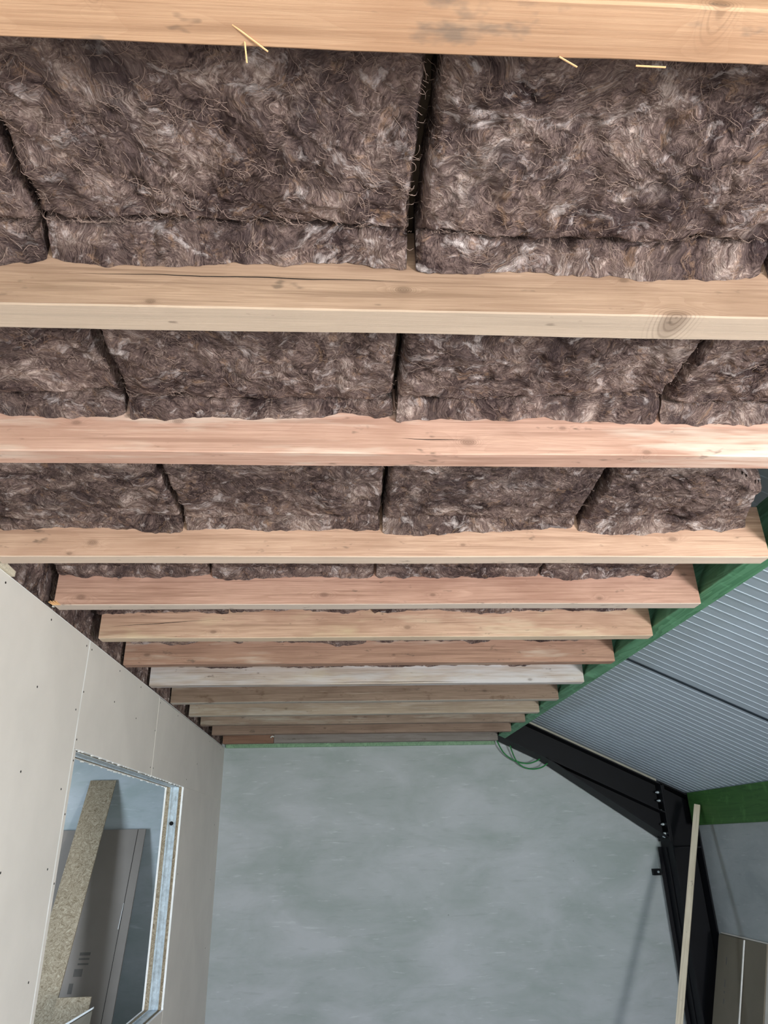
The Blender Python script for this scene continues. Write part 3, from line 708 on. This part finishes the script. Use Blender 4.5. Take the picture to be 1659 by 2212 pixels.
def on_l1(y, z, d=.0008):
    t = (z+1.65)/(-.886+1.65); return (3.485+(3.724-3.485)*t-d, y, z)
MB().hexa([on_l1(7.52, ZF+.01, .0), on_l1(7.53, ZF+.01, .0), tuple(Vector(on_l1(7.53, ZF+.01))+Vector((.013,0,0))), tuple(Vector(on_l1(7.52, ZF+.01))+Vector((.013,0,0)))],
          [on_l1(7.52, -.89, .0), on_l1(7.53, -.89, .0), tuple(Vector(on_l1(7.53, -.89))+Vector((.013,0,0))), tuple(Vector(on_l1(7.52, -.89))+Vector((.013,0,0)))]).build('white_edge', M['boardcore'], l1)
for z0, z1 in ((-1.12, -1.06), (-1.30, -1.24), (-1.35, -1.33), (-1.43, -1.39)):
    a, b, c, d = on_l1(7.83, z0), on_l1(7.81, z0), on_l1(7.81, z1), on_l1(7.83, z1)
    MB().add([a, b, c, d], [(0, 1, 2, 3)]).build('printed_mark', M['mark'], l1)

# ------------------------------------------------------------------ things in the side room, seen through the opening
def backlean(name, x0, x1, yt, zt, yf, mat, label, cat, th_=.0125, xs=0.0):
    yf = yf - (yt-yf)/(zt+1.65)*(-1.65-ZF)
    o = MB().hexa([(x0+xs, yf, ZF+.001), (x1+xs, yf, ZF+.001), (x1+xs, yf+th_, ZF+.001), (x0+xs, yf+th_, ZF+.001)], [(x0, yt, zt), (x1, yt, zt), (x1, yt+th_, zt), (x0, yt+th_, zt)]).build(name, mat, None, ((x0+x1)/2, yf, ZF), bevel=.0012)
    return tag(o, label, cat)
g0 = backlean('plasterboard_sheet', -3.30, -2.106, 8.40, .178, 7.88, M['greyboard'], 'dark grey board leaning on the far wall, seen through the wall opening', 'board', .025)
def on_g0(x, z, d=.001):
    t = (z+1.65)/(.178+1.65); return (x, 7.88+(8.40-7.88)*t-d, z)
# scored line and scratch near its right edge
MB().add([on_g0(-2.203, ZF+.02), on_g0(-2.198, ZF+.02), on_g0(-2.183, .176), on_g0(-2.188, .176)], [(0, 1, 2, 3)]).build('scored_line', M['darkhole'], g0)
MB().add([on_g0(-2.206, -.72, .002), on_g0(-2.200, -.72, .002), on_g0(-2.192, -.5, .002), on_g0(-2.196, -.5, .002)], [(0, 1, 2, 3)]).build('white_scratch', M['boardcore'], g0)
for (x0, x1, z0, z1) in ((-2.52,-2.42,-.925,-.90), (-2.52,-2.42,-.96,-.945), (-2.52,-2.42,-1.0,-.985), (-2.54,-2.46,-1.09,-1.03), (-2.56,-2.52,-1.22,-1.14), (-2.57,-2.50,-1.30,-1.25)):
    MB().add([on_g0(x0, z0), on_g0(x1, z0), on_g0(x1, z1), on_g0(x0, z1)], [(0, 1, 2, 3)]).build('printed_mark', M['mark'], g0)
backlean('strand_board_strip', -2.764, -2.489, 8.42, .672, 7.33, M['osb'], 'tall narrow strand board strip leaning on the far wall, seen through the wall opening', 'board', .018)
backlean('strand_board_offcut', -2.42, -2.135, 7.32, -1.14, 7.12, M['osb'], 'short strand board offcut at the foot of the dark grey board, seen through the opening', 'board', .018)
o = MB().hexa([(-2.50,6.96,ZF+.001),(-2.06,6.96,ZF+.001),(-2.06,6.974,ZF+.001),(-2.50,6.974,ZF+.001)], [(-2.40,7.12,-1.38),(-2.06,7.14,-1.19),(-2.06,7.154,-1.19),(-2.40,7.134,-1.38)]).build('board_offcut', M['brownboard'], None, (-2.25, 7.03, ZF))
tag(o, 'brown faced plasterboard offcut with a slanting torn white edge, at the picture bottom', 'board')
MB().hexa([(-2.41,7.112,-1.386),(-2.055,7.128,-1.196),(-2.055,7.156,-1.196),(-2.41,7.136,-1.386)], [(-2.41,7.112,-1.366),(-2.055,7.128,-1.182),(-2.055,7.156,-1.182),(-2.41,7.136,-1.366)]).build('torn_white_edge', M['boardcore'], o)

# small things
o = MB().hexa([(-1.358,2.66,1.005),(-1.338,2.66,1.005),(-1.338,2.80,1.005),(-1.358,2.80,1.005)], [(-1.358,2.66,1.035),(-1.338,2.66,1.035),(-1.338,2.80,1.028),(-1.358,2.80,1.028)]).build('timber_offcut', M['whitepine'], None, (-1.35, 2.73, 1.005), bevel=.001)
tag(o, 'small pale wood offcut on the partition top at the left picture edge', 'offcut')
o = MB().hexa([(-1.335,3.195,1.003),(-1.325,3.195,1.003),(-1.325,3.205,1.003),(-1.335,3.205,1.003)], [(-1.331,3.2,1.028),(-1.327,3.2,1.028),(-1.327,3.204,1.028),(-1.331,3.204,1.028)]).build('white_wedge', M['clip'], None, (-1.33, 3.2, 1.003))
tag(o, 'tiny white wedge at the splintered left end of the fifth joist', 'wedge')
o = MB().tube([(-.80, 8.082, 1.052), (-.796, 8.078, 1.063), (-.786, 8.076, 1.069), (-.775, 8.078, 1.068), (-.768, 8.082, 1.060)], .007, 8).build('plastic_plug', M['clip'], None, (-.785, 8.085, 1.06), smooth=True)
tag(o, 'small white plastic plug where the two far joist lengths meet', 'plug')

# lift everything so that the floor is z = 0
for o in scene.objects:
    if o.parent is None and o is not cam: o.location.z += ZOFF
